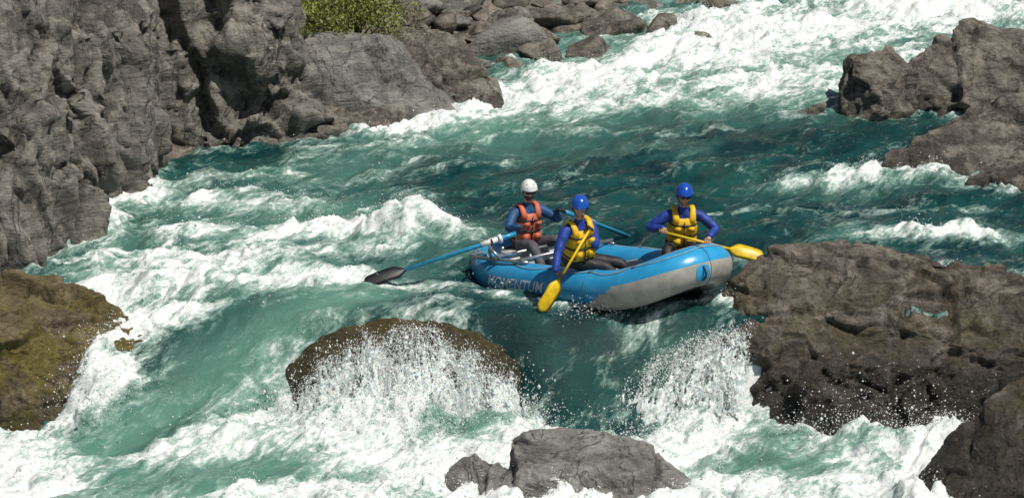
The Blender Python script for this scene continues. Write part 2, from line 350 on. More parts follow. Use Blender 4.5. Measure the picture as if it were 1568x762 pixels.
WW = np.interp(wx, KX, [3.4, 3.2, 2.8, 2.2, 1.2, .75, .55, .55, .7, 1.3, 1.5, 1.4, 1.2, .8, .8])
tt = np.clip((YT - wy) / WW, 0, 1)
drop = tt ** 1.6 * (1 - tt) + (1 - (1 - tt) ** 1.6) * tt
low = sstep(.75, 1.05, (YT - wy) / WW)
z = level(wy) - 1.2 * drop
P2 = np.stack([wx, wy, wx * 0], 1)
c, s_ = math.cos(math.radians(50)), math.sin(math.radians(50))
U = np.stack([(wx * c + wy * s_) * .55, (-wx * s_ + wy * c) * 1.0, wx * 0 + 3.], 1)
warp = np.stack([fbm(U * .9, 3), fbm(U * .9 + 60, 3), wx * 0], 1)
Uw = U + warp * .55
tongue = np.exp(-(((wx - 1.) / .75) ** 4)) * (wy > -4.6) * (wy < -2.9)
ltong = np.clip(seg_field(wx, wy, [(-1.2, -2.75, -3.2, -3.25, .32, 1.), (-3.1, -3.2, -4.8, -5.1, .36, 1.)]), 0, 1)
w1 = fbm(Uw * .65, 3, 1); w2 = fbm(Uw * 1.6 + 9, 3, 1); w3 = fbm(Uw * 4.2 + 3, 3, 1)
crest = sstep(.32, .78, w1 * .5 + w2 * .55)
leftz = sstep(-.5, -2., wx) * sstep(4.5, 3, wy)
foam = np.maximum(foam * (1 - .9 * ltong), low * .90)
foam = foam + (1 - low) * ((.36 + .14 * leftz) * crest * (.25 + np.clip(aer, 0, 1)))
foam *= (1 - .8 * tongue * (1 - low)) * (1 - .8 * ltong * (1 - .6 * low))
foam = np.maximum(foam, .8 * sstep(1.6, 2.25, wx + (tt - .5) * .8) * (wx < 3.2) * sstep(.28, .7, tt))
foam = np.maximum(foam, 1. * np.exp(-((wx + 1.2) / 1.7) ** 4) * sstep(.55, .85, tt) * (tt < 1.01) * (wy > -5))
cell = .05; gxn, gyn = int(18 / cell), int(28 / cell); occ = np.zeros((gyn, gxn))
for RVt in ROCKV:
    lv = np.where(RVt[:, 1] < -4.0, -1.2, 0) + level(RVt[:, 1]); m_ = np.abs(RVt[:, 2] - lv - .05) < .12
    ix = ((RVt[m_, 0] + 7.5) / cell).astype(int); iy = ((RVt[m_, 1] + 8) / cell).astype(int); ok = (ix >= 0) & (ix < gxn) & (iy >= 0) & (iy < gyn); occ[iy[ok], ix[ok]] = 1
for k in range(5):
    s2 = occ.copy(); s2[1:] = np.maximum(s2[1:], occ[:-1] * .82); s2[:-1] = np.maximum(s2[:-1], occ[1:] * .82); s2[:, 1:] = np.maximum(s2[:, 1:], occ[:, :-1] * .82); s2[:, :-1] = np.maximum(s2[:, :-1], occ[:, 1:] * .82); occ = s2
ix = np.clip(((wx + 7.5) / cell).astype(int), 0, gxn - 1); iy = np.clip(((wy + 8) / cell).astype(int), 0, gyn - 1)
collar = occ[iy, ix] * (wx > -7.4) * (wx < 10.4) * (wy > -7.9) * (wy < 19)
foam = np.maximum(foam, foam + .42 * collar * sstep(-.3, .4, w2) * (1 - ltong) * (1 - tongue))
aer = np.maximum(aer, low * .95); aer = aer * (1 - .5 * tongue * (1 - low))
foam_n = fbm(Uw * 1.5 + 21, 4)
poolgreen = sstep(.0, .4, fbm(U * .6 + 40, 3)) * low
pg2 = np.exp(-((wx + 2.9) / 1.3) ** 2 - ((wy + 6.1) / .35) ** 2) + np.exp(-((wx - 3.2) / .9) ** 2 - ((wy + 5.9) / .3) ** 2)
foam = foam + (foam_n * .42) * (1 - .3 * low) * (1 - .7 * ltong) - .5 * poolgreen - .45 * pg2
foam = np.clip(foam, 0, 1.05)
calm = 1 - .85 * np.maximum(tongue, ltong)
near_raft = np.exp(-(((wx - 1.1) / 2.2) ** 4 + ((wy + 1.9) / 1.6) ** 4))
z += calm * (1 - .7 * near_raft) * (.19 * w1 + .09 * w2 + .03 * w3)
z += calm * .010 * fbm(P2 * 9, 3, 1)
lump = fbm(Uw * 1.7 + 50, 5, 2, .5)
z += np.clip(foam, 0, 1) ** 1.5 * (1 - .5 * near_raft) * (.24 * lump + .07) * (1 + .2 * low)
z += .035 * fbm(P2 * 6, 4, 2, .5) * np.clip(foam, 0, 1)
def bumpz(x, y, rx, ry, a): return a * np.exp(-((wx - x) / rx) ** 2 - ((wy - y) / ry) ** 2)
z += bumpz(-1.4, .3, .55, .3, .32) + bumpz(-3.8, -2.3, .8, .3, .2) + bumpz(5, 3.1, .9, .25, .15) + bumpz(-2.7, -1.3, .5, .25, .12)
z += bumpz(1.9, -3.2, .7, .5, .10) + bumpz(-.7, -1.3, .8, .5, -.12) + bumpz(-.1, -1.5, .6, .5, -.12) + bumpz(-5, -4.2, .4, .5, .35) + bumpz(4.2, -5.0, .9, .25, .22) + bumpz(-3, -5.1, .8, .3, .25) + bumpz(-1.3, -4.55, 1.3, .25, .34)
z += bumpz(-1.5, -3.0, 1.3, .3, .12) + bumpz(6.5, -3.2, 1, .6, -.3) + bumpz(-1.45, -1.95, .5, .32, -.20)
ch = np.clip(foam, 0, 1) * .05
X_ = wx + ch * fbm(P2 * 5 + 11, 3) * 1.2; Y_ = wy + ch * fbm(P2 * 5 + 71, 3) * 1.2
W = NT('whitewater')
p = W.pos()
rotp = W.mapping(W.mapping(p, (1, 1, 1), (0, 0, math.radians(-50))), (.42, 1, .8))
af = W.n('ShaderNodeAttribute', _attribute_name='foam').outputs['Fac']; aa = W.n('ShaderNodeAttribute', _attribute_name='aer').outputs['Fac']
n1 = W.noise(rotp, 4.0, 12, .70, .9); n2 = W.noise(rotp, 17, 8, .72, .5); n3 = W.noise(rotp, 1.6, 5, .5, .4); n4 = W.noise(p, 34, 6, .7, .4)
f = W.math('ADD', af, W.math('MULTIPLY', W.math('SUBTRACT', n1, .5), 2.1)); f = W.math('ADD', f, W.math('MULTIPLY', W.math('SUBTRACT', n2, .5), 1.3))
pale = W.ramp(f, .15, .70); mask = W.ramp(f, .50, .98)
a2 = W.math('ADD', aa, W.math('MULTIPLY', W.math('SUBTRACT', n1, .5), .9)); am = W.ramp(a2, .05, 1.2, False)
deep = W.mix(W.ramp(n3, .35, .65), (.003, .027, .030), (.008, .062, .057))
cc = W.mix(am, deep, (.125, .275, .215)); cc = W.mix(W.math('MULTIPLY', pale, .72), cc, (.31, .45, .39))
fm_ = W.math('ADD', W.math('MULTIPLY', n2, .5), W.math('MULTIPLY', n4, .5))
foamc = W.mix(W.ramp(fm_, .38, .54), (.58, .66, .63), (.84, .86, .85))
cc = W.mix(mask, cc, foamc)
W.l(cc, W.b.inputs['Base Color']); W.l(W.math('ADD', .06, W.math('MULTIPLY', mask, .5)), W.b.inputs['Roughness']); W.b.inputs['IOR'].default_value = 1.33
W.l(W.math('MULTIPLY', mask, .45), W.b.inputs['Subsurface Weight']); W.b.inputs['Subsurface Radius'].default_value = (.8, 1., .95); W.b.inputs['Subsurface Scale'].default_value = .035
hb = W.math('ADD', W.math('MULTIPLY', n1, .6), W.math('MULTIPLY', n2, .4))
b = W.bump(hb, .6, .09); b = W.bump(n4, .5, .022, b); b = W.bump(W.noise(rotp, 80, 3, .6), .3, .008, b); W.l(b, W.b.inputs['Normal'])
wob = new_obj('river_water', np.stack([X_, Y_, z], 1), wf, W.m)
for nm, arr in (('foam', foam), ('aer', aer)):
    at = wob.data.attributes.new(nm, 'FLOAT', 'POINT'); at.data.foreach_set('value', arr.astype(np.float32))

# ------------------------------------------------------------------ falling water and spray
OV = np.array([(1, 0, 0), (-1, 0, 0), (0, 1, 0), (0, -1, 0), (0, 0, 1), (0, 0, -1)], float)
OF = np.array([(0, 2, 4), (2, 1, 4), (1, 3, 4), (3, 0, 4), (2, 0, 5), (1, 2, 5), (3, 1, 5), (0, 3, 5)])
DP = []; DS = []
def drops(q, size, sig=.5, streak=0.):
    DP.append(q); s0 = size * np.exp(rng.normal(size=len(q)) * sig); DS.append(np.stack([s0, s0, s0 * (1 + streak)], 1))
def spray(n, p0, spread, v0, vs, tmax, size, g=9.8, streak=0.):
    p = np.array(p0) + rng.normal(size=(n, 3)) * np.array(spread)
    v = np.array(v0) + rng.normal(size=(n, 3)) * np.array(vs); t = rng.random(n)[:, None] * tmax
    q = p + v * t; q[:, 2] -= .5 * g * (t[:, 0] ** 2); drops(q, size, .5, streak)
def crest_z(x): return -1.05 + 1.09 * .955 * np.sqrt(np.clip(1 - ((x + 1.35) / 1.9) ** 2, .02, 1)) + .03
def veil(name, xa, xb, zfun, y0, vy, tmax, vxf, thr0, thr1, seed, mat, cx=0., cw=99.):
    xs = np.arange(xa, xb, .011); ts_ = np.linspace(0, 1, 120); A, T = np.meshgrid(xs, ts_); a = A.ravel(); t = T.ravel()
    vyl = vy * (1 + .5 * fbm(np.stack([a * 1.8, a * 0, a * 0 + seed], 1), 4))
    tt_ = t * tmax
    wob_ = .16 * fbm(np.stack([a * 2, t * 2, a * 0 + seed + 8], 1), 3) * t
    P = np.stack([a + vxf(a) * tt_ + wob_, y0 + vyl * tt_, zfun(a) + .03 - 4.9 * tt_ ** 2], 1)
    ns = np.stack([(a + wob_) * 5, t * 2.6, a * 0 + seed + 4], 1); nz = fbm(ns, 6, 0, .65); nf = fbm(np.stack([a * 26, t * 14, a * 0 + seed], 1), 3)
    P[:, 1] -= .07 * fbm(np.stack([a * 8, t * 7, a * 0 + seed + 30], 1), 4) + .03 * nf; P[:, 0] += .03 * nf * t; P[:, 2] += .03 * nf
    keep = nz * 1.1 + nf * .6 - (thr0 + (thr1 - thr0) * t) - np.minimum(((a - cx) / cw) ** 2, 1.5) * (1.1 - t)
    nx = len(xs); i = (np.arange(len(ts_) - 1)[:, None] * nx + np.arange(nx - 1)[None]).ravel()
    i = i[keep[i] > 0]
    F = np.stack([i, i + 1, i + nx + 1, i + nx], 1)
    used = np.unique(F); rm = np.full(len(P), -1); rm[used] = np.arange(len(used))
    edge = np.where((np.abs(keep) < .25) & (t > .04))[0]; pick = rng.choice(edge, min(len(edge), 12000), replace=False)
    drops(P[pick] + rng.normal(size=(len(pick), 3)) * (.035, .05, .045), .0040, .5, .5)
    return new_obj(name, P[used], rm[F], mat)
VM = NT('falling_water'); vp = VM.pos(); vn = VM.noise(VM.mapping(vp, (1, 1, .4)), 40, 6, .7)
VM.l(VM.mix(VM.ramp(vn, .38, .6), (.55, .64, .61), (.86, .88, .87)), VM.b.inputs['Base Color']); VM.b.inputs['Roughness'].default_value = .4
VM.b.inputs['Subsurface Weight'].default_value = .4; VM.b.inputs['Subsurface Scale'].default_value = .03
VM.l(VM.bump(vn, .7, .02), VM.b.inputs['Normal'])
veil('waterfall', -2.95, .3, crest_z, -3.62, -1.25, .47, lambda a: (a + 1.3) * .25, .78, -.80, 3., VM.m, -1.25, 1.2)
veil('waterfall', -2.9, .2, crest_z, -3.66, -1.8, .46, lambda a: (a + 1.3) * .40 + .1, .95, -.60, 13., VM.m, -1.25, 1.25)
fz_ = lambda a: np.interp(a, [1.55, 2.0, 2.5, 3.0], [-.55, -.28, -.05, .02])
veil('waterfall', 1.8, 2.95, fz_, -3.62, -1.0, .46, lambda a: -1.3 + (a - 1.9) * .9, .50, -.60, 23., VM.m)
veil('waterfall', 1.6, 2.9, fz_, -3.72, -1.5, .42, lambda a: -1.1 + (a - 1.9) * .8, .65, -.40, 33., VM.m)
for k in range(150):
    x0 = rng.normal(-1.25, .75); x0 = min(max(x0, -2.9), .2); n = 80; t = .16 + rng.random(n) ** .6 * .38
    q = np.stack([x0 + ((x0 + 1.3) * .3 + rng.normal() * .4) * t + rng.normal(size=n) * .06 * (.3 + t * 4), -3.6 - rng.uniform(1.2, 3.2) * t + rng.normal(size=n) * .05, crest_z(x0) + .06 - 4.5 * t * t + rng.normal(size=n) * .08], 1)
    drops(q, .0042, .5, .5)
spray(6000, (-1.3, -4.5, -1.0), (.95, .15, .05), (0, -.3, 1.6), (.8, .4, .9), .4, .0045)
spray(4000, (4.3, -4.85, -1.15), (.7, .12, .05), (.0, -.2, 2.2), (.9, .3, 1.0), .5, .005)
spray(2500, (2.0, -4.6, -1.1), (.5, .12, .05), (0, -.2, 1.5), (.6, .3, .7), .4, .0045)
spray(2500, (-4.9, -4.1, -.6), (.25, .5, .1), (-.2, 0, 1.6), (.6, .4, .8), .4, .0045)
spray(600, (.95, -3.25, .1), (.35, .1, .03), (0, 0, .8), (.4, .3, .5), .25, .004)
spray(1200, (-3.8, -2.3, .15), (.8, .3, .05), (0, 0, 1), (.6, .4, .6), .3, .0045)
spray(900, (-1.4, .3, .3), (.4, .15, .05), (0, 0, 1), (.6, .4, .6), .3, .0045)
wgt = (np.clip(foam, 0, 1) ** 3) * sstep(.0, .5, lump + .2) * (wx > -7) * (wx < 10) * (wy > -7.2) * (wy < 18); wgt = wgt / wgt.sum()
pk = rng.choice(len(wx), 22000, p=wgt); hh = np.abs(rng.normal(size=len(pk))) * .07
drops(np.stack([X_[pk] + rng.normal(size=len(pk)) * .05, Y_[pk] + rng.normal(size=len(pk)) * .05, z[pk] + hh], 1), .0045, .5)
DP = np.concatenate(DP); DS = np.concatenate(DS)
SV = (OV[None] * DS[:, None, :] + DP[:, None, :]).reshape(-1, 3)
SF = (OF[None] + (np.arange(len(DP)) * 6)[:, None, None]).reshape(-1, 3)
M_spray = simple_mat('spray', (.82, .86, .85), .3, .05)
new_obj('water_spray', SV, SF, M_spray)

# ------------------------------------------------------------------ bank stones
def gh1(x, y): return float(ground_h(np.array([x]), np.array([y]))[0])
bmi = bmesh.new(); bmesh.ops.create_icosphere(bmi, subdivisions=4, radius=1); IV = np.array([v.co[:] for v in bmi.verts]); IF = [[v.index for v in f.verts] for f in bmi.faces]; bmi.free()
bmi = bmesh.new(); bmesh.ops.create_icosphere(bmi, subdivisions=3, radius=1); IV3 = np.array([v.co[:] for v in bmi.verts]); IF3 = [[v.index for v in f.verts] for f in bmi.faces]; bmi.free()
def stone(g, x, y, z, r, sd, m=0, hi=False):
    I, J = (IV, IF) if hi else (IV3, IF3)
    pl = rng.normal(size=(12, 3)); pl /= np.linalg.norm(pl, axis=1)[:, None]; dd = rng.uniform(.42, .95, 12)
    dt = I @ pl.T; rad = np.min(np.where(dt > .05, dd / np.maximum(dt, .05), 9), axis=1); rad = np.minimum(rad, 1.05)
    v = I * rad[:, None]; v = v * (1 + .14 * fbm(v * 2 + sd, 4))[:, None] * np.array(r)
    a = rng.random() * 6.28; R = np.array([[math.cos(a), -math.sin(a), 0], [math.sin(a), math.cos(a), 0], [0, 0, 1]])
    g.add((v @ R.T + np.array([x, y, z])).tolist(), J, m)
g = Geo()
for k in range(760):
    y = rng.uniform(8.8, 24); xl = float(np.interp(y, LY, LX)); d = abs(rng.normal(0, 1)) * 2.6 - .5
    x = xl - d
    r = np.clip(np.exp(rng.normal(-1.8, .62)), .06, .8)
    stone(g, x, y, gh1(x, y) + r * .15, (r * rng.uniform(.9, 1.7), r * rng.uniform(.8, 1.2), r * rng.uniform(.5, .9)), k, int(rng.choice([0, 1, 2], p=[.45, .35, .2])))
g.obj('riverbank_stones', [M_bank, M_rockBack, M_slab], smooth=True)
for (x, y, z0, rx, ry, rz) in [(.65, 14.0, .35, .75, .5, .42), (1.8, 13.9, .3, .75, .5, .38), (1.4, 12.4, .2, .6, .5, .3), (2.7, 14.2, .3, .55, .4, .28), (3.2, 12.9, .15, .35, .3, .3), (-.2, 13.2, .4, .7, .5, .45), (-2.2, 12.4, .8, .9, .8, .6),
                               (.5, 11.9, .15, .6, .45, .35), (3.8, 15.6, .3, .6, .4, .3), (4.6, 17.0, .35, .8, .5, .35), (3.2, 16.6, .4, .7, .5, .4), (-.1, 10.9, .1, .4, .35, .3)]:
    g = Geo(); stone(g, x, y, z0, (rx, ry, rz), x * 9, 0, True); g.obj('boulder', [M_rockBack])

# ------------------------------------------------------------------ bush
M_leaf = simple_mat('leaf', (.22, .25, .045), .6, .5, 3, col2=(.11, .14, .025)); M_twig = simple_mat('twig', (.10, .07, .04), .8)
def bush(x, y, z, R, H, n):
    g = Geo()
    tips = []
    for k in range(34):
        a = rng.uniform(0, 6.28); sp = rng.uniform(.2, 1) * R; h = H * rng.uniform(.5, 1)
        p0 = Vector((x, y, z)); p2 = Vector((x + math.cos(a) * sp, y + math.sin(a) * sp, z + h * (1 - .4 * (sp / R) ** 2))); p1 = p0.lerp(p2, .5) + Vector((0, 0, .12))
        g.sweep([p0, p1, p2], [.02, .012, .004], 5, 1); tips.append((p1, p2))
    for k in range(n):
        p1, p2 = tips[rng.integers(len(tips))]; c = p1.lerp(p2, rng.uniform(.1, 1.15)) + Vector(rng.normal(size=3) * .11)
        d = Vector(rng.normal(size=3)); d.z = abs(d.z) + .3; d.normalize(); sd = d.cross(Vector(rng.normal(size=3))).normalized(); L = rng.uniform(.03, .07)
        g.add([c, c + d * L * .5 + sd * L * .25, c + d * L, c + d * L * .5 - sd * L * .25], [(0, 1, 2, 3)], 0)
    return g.obj('bush', [M_leaf, M_twig], smooth=False)
bush(-2.6, 9.5, .80, 1.15, 1.2, 7500); bush(-3.4, 8.8, 1.1, .8, .8, 3200)
g = Geo()
for (cx, cy, cz) in [(-3.3, 7.2, 1.5), (-3.5, 6.2, 1.1), (-5.0, 3.9, -.0)]:
    for k in range(160):
        b0 = Vector((cx, cy, cz)) + Vector(rng.normal(size=3) * (.12, .1, .05)); d = Vector((rng.normal() * .4 + .2, rng.normal() * .4 - .3, 1)).normalized(); sd = Vector((1, .3, 0)) * .006; L = rng.uniform(.06, .18)
        g.add([b0 - sd, b0 + sd, b0 + d * L], [(0, 1, 2)], 0)
g.obj('grass', [M_leaf], smooth=False)

# ------------------------------------------------------------------ raft
C = Vector((1.1, -1.9, .15))
RM = Matrix.Translation(C) @ Matrix.Rotation(math.radians(-50), 4, 'Z') @ Matrix.Rotation(math.radians(-8), 4, 'Y')
RR = RM.to_3x3()
def rl(x, y, z): return RM @ Vector((x, y, z))
raft = empty('inflatable_raft', C)
M_blue = simple_mat('raft_blue', (.03, .33, .62), .3, .08, 6, bump=.05, col2=(.022, .28, .54)); M_rgrey = simple_mat('raft_grey', (.38, .37, .34), .42, .1, 7, bump=.05, col2=(.28, .27, .24))
M_seam = simple_mat('raft_seam', (.05, .12, .2), .5); M_white = simple_mat('white_print', (.85, .85, .85), .5, .02)
M_metal = simple_mat('aluminium', (.45, .46, .47), .35, .1, 9, metallic=.8); M_black = simple_mat('black_rubber', (.018, .018, .02), .5); M_orange = simple_mat('orange_webbing', (.75, .16, .02), .6)
M_tan = simple_mat('deck_board', (.38, .28, .17), .7); M_cool = simple_mat('cooler_plastic', (.62, .62, .58), .4); M_rope = simple_mat('rope', (.5, .5, .45), .8)
NS = 144; tube_r = .25
ts = np.linspace(0, 2 * math.pi, 4000, endpoint=False); nn = 2.7
cxs = 1.85 * np.sign(np.cos(ts)) * np.abs(np.cos(ts)) ** (2 / nn); cys = .70 * np.sign(np.sin(ts)) * np.abs(np.sin(ts)) ** (2 / nn)
al = np.concatenate([[0], np.cumsum(np.hypot(np.diff(cxs), np.diff(cys)))]); tot = al[-1] + math.hypot(cxs[0] - cxs[-1], cys[0] - cys[-1])
def kick(x): return np.where(x > 0, .26, .16) * np.clip((np.abs(x) - .8) / 1.05, 0, 1) ** 2
def cen(s):
    s = s % tot; x = np.interp(s, np.append(al, tot), np.append(cxs, cxs[0])); y = np.interp(s, np.append(al, tot), np.append(cys, cys[0])); return Vector((float(x), float(y), float(kick(x))))
def frame_at(s):
    p = cen(s); t = (cen(s + .02) - cen(s - .02)).normalized(); n = t.cross(Vector((0, 0, 1))).normalized(); return p, t, n, n.cross(t).normalized() * 1.0
def tubept(s, th, r):
    p, t, n, b = frame_at(s)
    if b.z < 0: b = -b
    return RM @ (p + (n * math.cos(th) + b * math.sin(th)) * r)
V = []; F = []; FM = []; SG = 40
for i in range(NS):
    s = tot * i / NS
    for k in range(SG): V.append(tubept(s, 2 * math.pi * k / SG, tube_r + (.002 if i % 24 == 0 else 0)))
for i in range(NS):
    pc = cen(tot * (i + .5) / NS)
    for k in range(SG):
        j = (i + 1) % NS; l = (k + 1) % SG; F.append((i * SG + k, j * SG + k, j * SG + l, i * SG + l))
        th = (360 * (k + .5) / SG + 180) % 360 - 180
        bow = float(sstep(.55, 1.35, np.array([pc.x]))[0]); lo = -42 + bow * 64; hi = 150 - bow * 60
        FM.append(0 if lo < th < hi else 1)
new_obj('main_tube', V, F, [M_blue, M_rgrey], raft, True, FM)
g = Geo()
for i in range(0, NS, 24):
    s = tot * i / NS
    g.sweep([tubept(s, a, tube_r + .002) for a in np.linspace(0, 2 * math.pi, 33)[:-1]], .006, 6, 0, closed=True)
g.obj('tube_seams', [M_seam], raft)
g = Geo()
for xx in (.25, 1.15):
    g.sweep([rl(xx, y, -.02) for y in np.linspace(-.62, .62, 9)], [.16, .18, .185, .185, .185, .185, .185, .18, .16], 20, 0)
fl = []
nx_, ny_ = 26, 14
for i in range(nx_ + 1):
    for j in range(ny_ + 1):
        x = -1.6 + 3.2 * i / nx_; y = (-.6 + 1.2 * j / ny_) * (1 - .25 * abs(x / 1.6) ** 4); fl.append(rl(x, y, -.16 + .015 * abs(math.sin(j / ny_ * math.pi * 6)) + float(kick(np.array(x))) * .8))
g.add(fl, [(i * (ny_ + 1) + j, (i + 1) * (ny_ + 1) + j, (i + 1) * (ny_ + 1) + j + 1, i * (ny_ + 1) + j + 1) for i in range(nx_) for j in range(ny_)], 0)
g.obj('thwarts_and_floor', [M_rgrey], raft)
g = Geo(); pts = []
for i in range(12):
    for q in range(8):
        u = q / 8; s = (i + u) * tot / 12; th = math.radians(72 - 14 * 4 * u * (1 - u)); pts.append(tubept(s, th, tube_r + .010))
g.sweep(pts, .005, 6, 0, closed=True)
for i in range(12):
    s = i * tot / 12
    g.sweep([tubept(s, math.radians(72), tube_r + .001), tubept(s, math.radians(72), tube_r + .006)], .04, 14, 1)
g.obj('grab_line', [M_rope, M_seam], raft)
g = Geo(); s0 = 0.0 + tot - .10
pv = []; pf = []; nu, nv = 10, 10
for i in range(nu + 1):
    for j in range(nv + 1):
        u = (i / nu - .5) * 2; v = (j / nv - .5) * 2
        u2 = u * math.sqrt(1 - v * v / 2.6); v2 = v * math.sqrt(1 - u * u / 2.6)
        pv.append(tubept(s0 + u2 * .075, math.radians(-12) + v2 * .11 / tube_r, tube_r + .005))
for i in range(nu):
    for j in range(nv): pf.append((i * (nv + 1) + j, (i + 1) * (nv + 1) + j, (i + 1) * (nv + 1) + j + 1, i * (nv + 1) + j + 1))
g.add(pv, pf, 0)
g.sweep([tubept(s0, math.radians(-12) + a, tube_r + .008 + .035 * math.sin((a + .35) / .7 * math.pi)) for a in np.linspace(-.35, .35, 9)], .013, 8, 1)
g.obj('bow_handle', [M_blue, M_black], raft)
def wrap_text(body, size, x0, v0, name, shear=.25, spacing=1.):
    cu = bpy.data.curves.new(name, 'FONT'); cu.body = body; cu.size = size; cu.shear = shear; cu.space_character = spacing; cu.resolution_u = 3; cu.offset = size * .01
    ob = bpy.data.objects.new('t', cu); COL.objects.link(ob); V, N, F = eval_arrays(ob); bpy.data.objects.remove(ob)
    bm = bmesh.new(); vs = [bm.verts.new(v) for v in V]
    for f_ in F:
        try: bm.faces.new([vs[k] for k in f_])
        except ValueError: pass
    bmesh.ops.triangulate(bm, faces=bm.faces[:])
    for it in range(3):
        lg = [e_ for e_ in bm.edges if e_.calc_length() > .035]
        if not lg: break
        bmesh.ops.subdivide_edges(bm, edges=lg, cuts=1); bmesh.ops.triangulate(bm, faces=bm.faces[:])
    bm.verts.index_update(); V = [v.co.copy() for v in bm.verts]; F = [[v.index for v in f_.verts] for f_ in bm.faces]; bm.free()
    half = al[2000:]; hx = cxs[2000:]
    out = []
    for v in V:
        s = float(np.interp(x0 + v[0], hx, half)); out.append(tubept(s, (v0 + v[1]) / tube_r, tube_r + .006))
    new_obj(name, out, F, M_white, raft, False)
wrap_text('MOMENTUM', .19, -1.12, -.04, 'lettering', .25, 1.05)
wrap_text('RIVER EXPEDITIONS', .07, -.93, -.12, 'small_lettering', .1, 1.)
g = Geo(); fz = .275
for yy in (-.76, .76): g.sweep([rl(-1.62, yy * .95, fz - .02), rl(-1.5, yy, fz), rl(-.6, yy, fz), rl(-.5, yy * .95, fz - .01)], .022, 10, 0)
for xx in (-1.58, -1.1, -.58): g.sweep([rl(xx, -.78, fz + .03), rl(xx, .78, fz + .03)], .022, 10, 0)
for sy in (-1, 1):
    g.sweep([rl(-1.18, sy * .76, fz), rl(-1.12, sy * .84, fz + .14)], .02, 10, 0); g.sweep([rl(-1.0, sy * .76, fz), rl(-1.06, sy * .84, fz + .14)], .02, 10, 0)
    g.sweep([rl(-1.09, sy * .84, fz + .10), rl(-1.09, sy * .84, fz + .22)], .028, 12, 0)
    top = rl(-1.09, sy * .84, fz + .24)
    g.sweep([top + RR @ Vector((.05 * math.cos(a), 0, .05 * math.sin(a))) for a in np.linspace(math.radians(130), math.radians(410), 12)], .011, 8, 1)
    g.sweep([rl(-1.45, sy * .3, -.1), rl(-1.45, sy * .3, fz)], .018, 8, 0)
    g.sweep([rl(-1.45, sy * (.70 + .262 * math.cos(a)), .03 + .262 * math.sin(a)) for a in np.linspace(.5, 2.6, 12)], .010, 6, 1)
g.obj('rowing_frame', [M_metal, M_black], raft)
g = Geo()
g.box(RM @ Matrix.Translation((-1.42, 0, .10)), (.42, .95, .30), 0, .03)
g.box(RM @ Matrix.Translation((-1.42, 0, .265)), (.44, .97, .04), 0, .015)
g.box(RM @ Matrix.Translation((-.85, -.05, -.05)), (.5, 1.0, .03), 1, .008)
g.box(RM @ Matrix.Translation((-.35, .35, .02)), (.3, .35, .25), 2, .05, 3)
g.ell(RM @ Matrix.Translation((1.25, .55, .30)), (.12, .09, .05), 3)
g.ell(RM @ Matrix.Translation((1.38, .50, .33)), (.05, .13, .035), 3)
g.obj('cooler_and_gear', [M_cool, M_tan, M_black, M_orange], raft)

# ------------------------------------------------------------------ oars & paddles
M_oar = simple_mat('oar_blue', (.03, .32, .55), .35); M_yel = simple_mat('paddle_yellow', (.78, .52, .01), .4, .1)
def blade(g, base, d, nrm, L, Wd, m, th=.012):
    base = Vector(base); d = Vector(d).normalized(); nrm = Vector(nrm); nrm = (nrm - d * nrm.dot(d)).normalized(); s = d.cross(nrm)
    n = 16; V = []; F = []
    for i in range(n + 1):
        u = i / n; w = Wd * .5 * (sstep(-.05, .32, np.array(u)) * (1 - .12 * u)) * (1 - max(0, (u - .86) / .14) ** 2.5 * .75); w = float(max(w, .02))
        c = base + d * (L * u) + nrm * (.03 * math.sin(u * 3.1) - .015)
        for k, (a, b) in enumerate([(-1, 0), (-.5, .5), (0, 1 + 1.2 * (1 - u)), (.5, .5), (1, 0), (.5, -.5), (0, -1 - 1.2 * (1 - u)), (-.5, -.5)]): V.append(c + s * (a * w) + nrm * (b * th))
    for i in range(n):
        for k in range(8): l = (k + 1) % 8; F.append((i * 8 + k, i * 8 + l, i * 8 + 8 + l, i * 8 + 8 + k))
    F.append(tuple(range(8))[::-1]); F.append(tuple(n * 8 + k for k in range(8))); g.add(V, F, m)
lockS = rl(-1.09, -.84, fz + .24); lockP = rl(-1.09, .84, fz + .24)
def oar(handle, lock, length):
    e = empty('oar', lock); handle = Vector(handle); d = (lock - handle).normalized(); g = Geo()
    g.sweep([handle, handle + d * .16], .019, 12, 1)
    g.sweep([handle + d * .16, handle + d * .3, handle + d * (length - .55)], [.030, .030, .024], 14, 0)
    g.sweep([lock - d * .12, lock + d * .12], .036, 14, 2); g.sweep([lock - d * .16, lock - d * .12], .06, 14, 2)
    blade(g, handle + d * (length - .6), d, (0.25, -.6, .8), .6, .2, 1)
    g.obj('shaft_and_blade', [M_oar, M_black, M_white], e); return d
hS = Vector((.20, -1.42, .635)); hP = Vector((.60, -1.02, .80))
dS = oar(hS, lockS, 2.22); dP = oar(hP, lockP, 2.4)
def paddle(grip, tip, nrm):
    grip = Vector(grip); tip = Vector(tip); d = (tip - grip).normalized(); L = (tip - grip).length; e = empty('paddle', grip); g = Geo()
    sd = d.cross(Vector(nrm)).normalized()
    g.sweep([grip, grip + d * (L - .42)], .0165, 12, 0); g.sweep([grip - sd * .05, grip - sd * .02, grip + sd * .02, grip + sd * .05], [.013, .018, .018, .013], 10, 1)
    blade(g, grip + d * (L - .47), d, nrm, .47, .2, 0, .009)
    g.obj('shaft_and_blade', [M_yel, M_black], e); return d
p2g = Vector((.96, -2.88, 1.03)); p2t = Vector((.35, -3.3, .10)); pd2 = paddle(p2g, p2t, (.5, -.7, .3))
p3g = Vector((1.83, -2.42, .88)); p3t = Vector((3.13, -2.5, .56)); pd3 = paddle(p3g, p3t, (.1, -.8, .6))

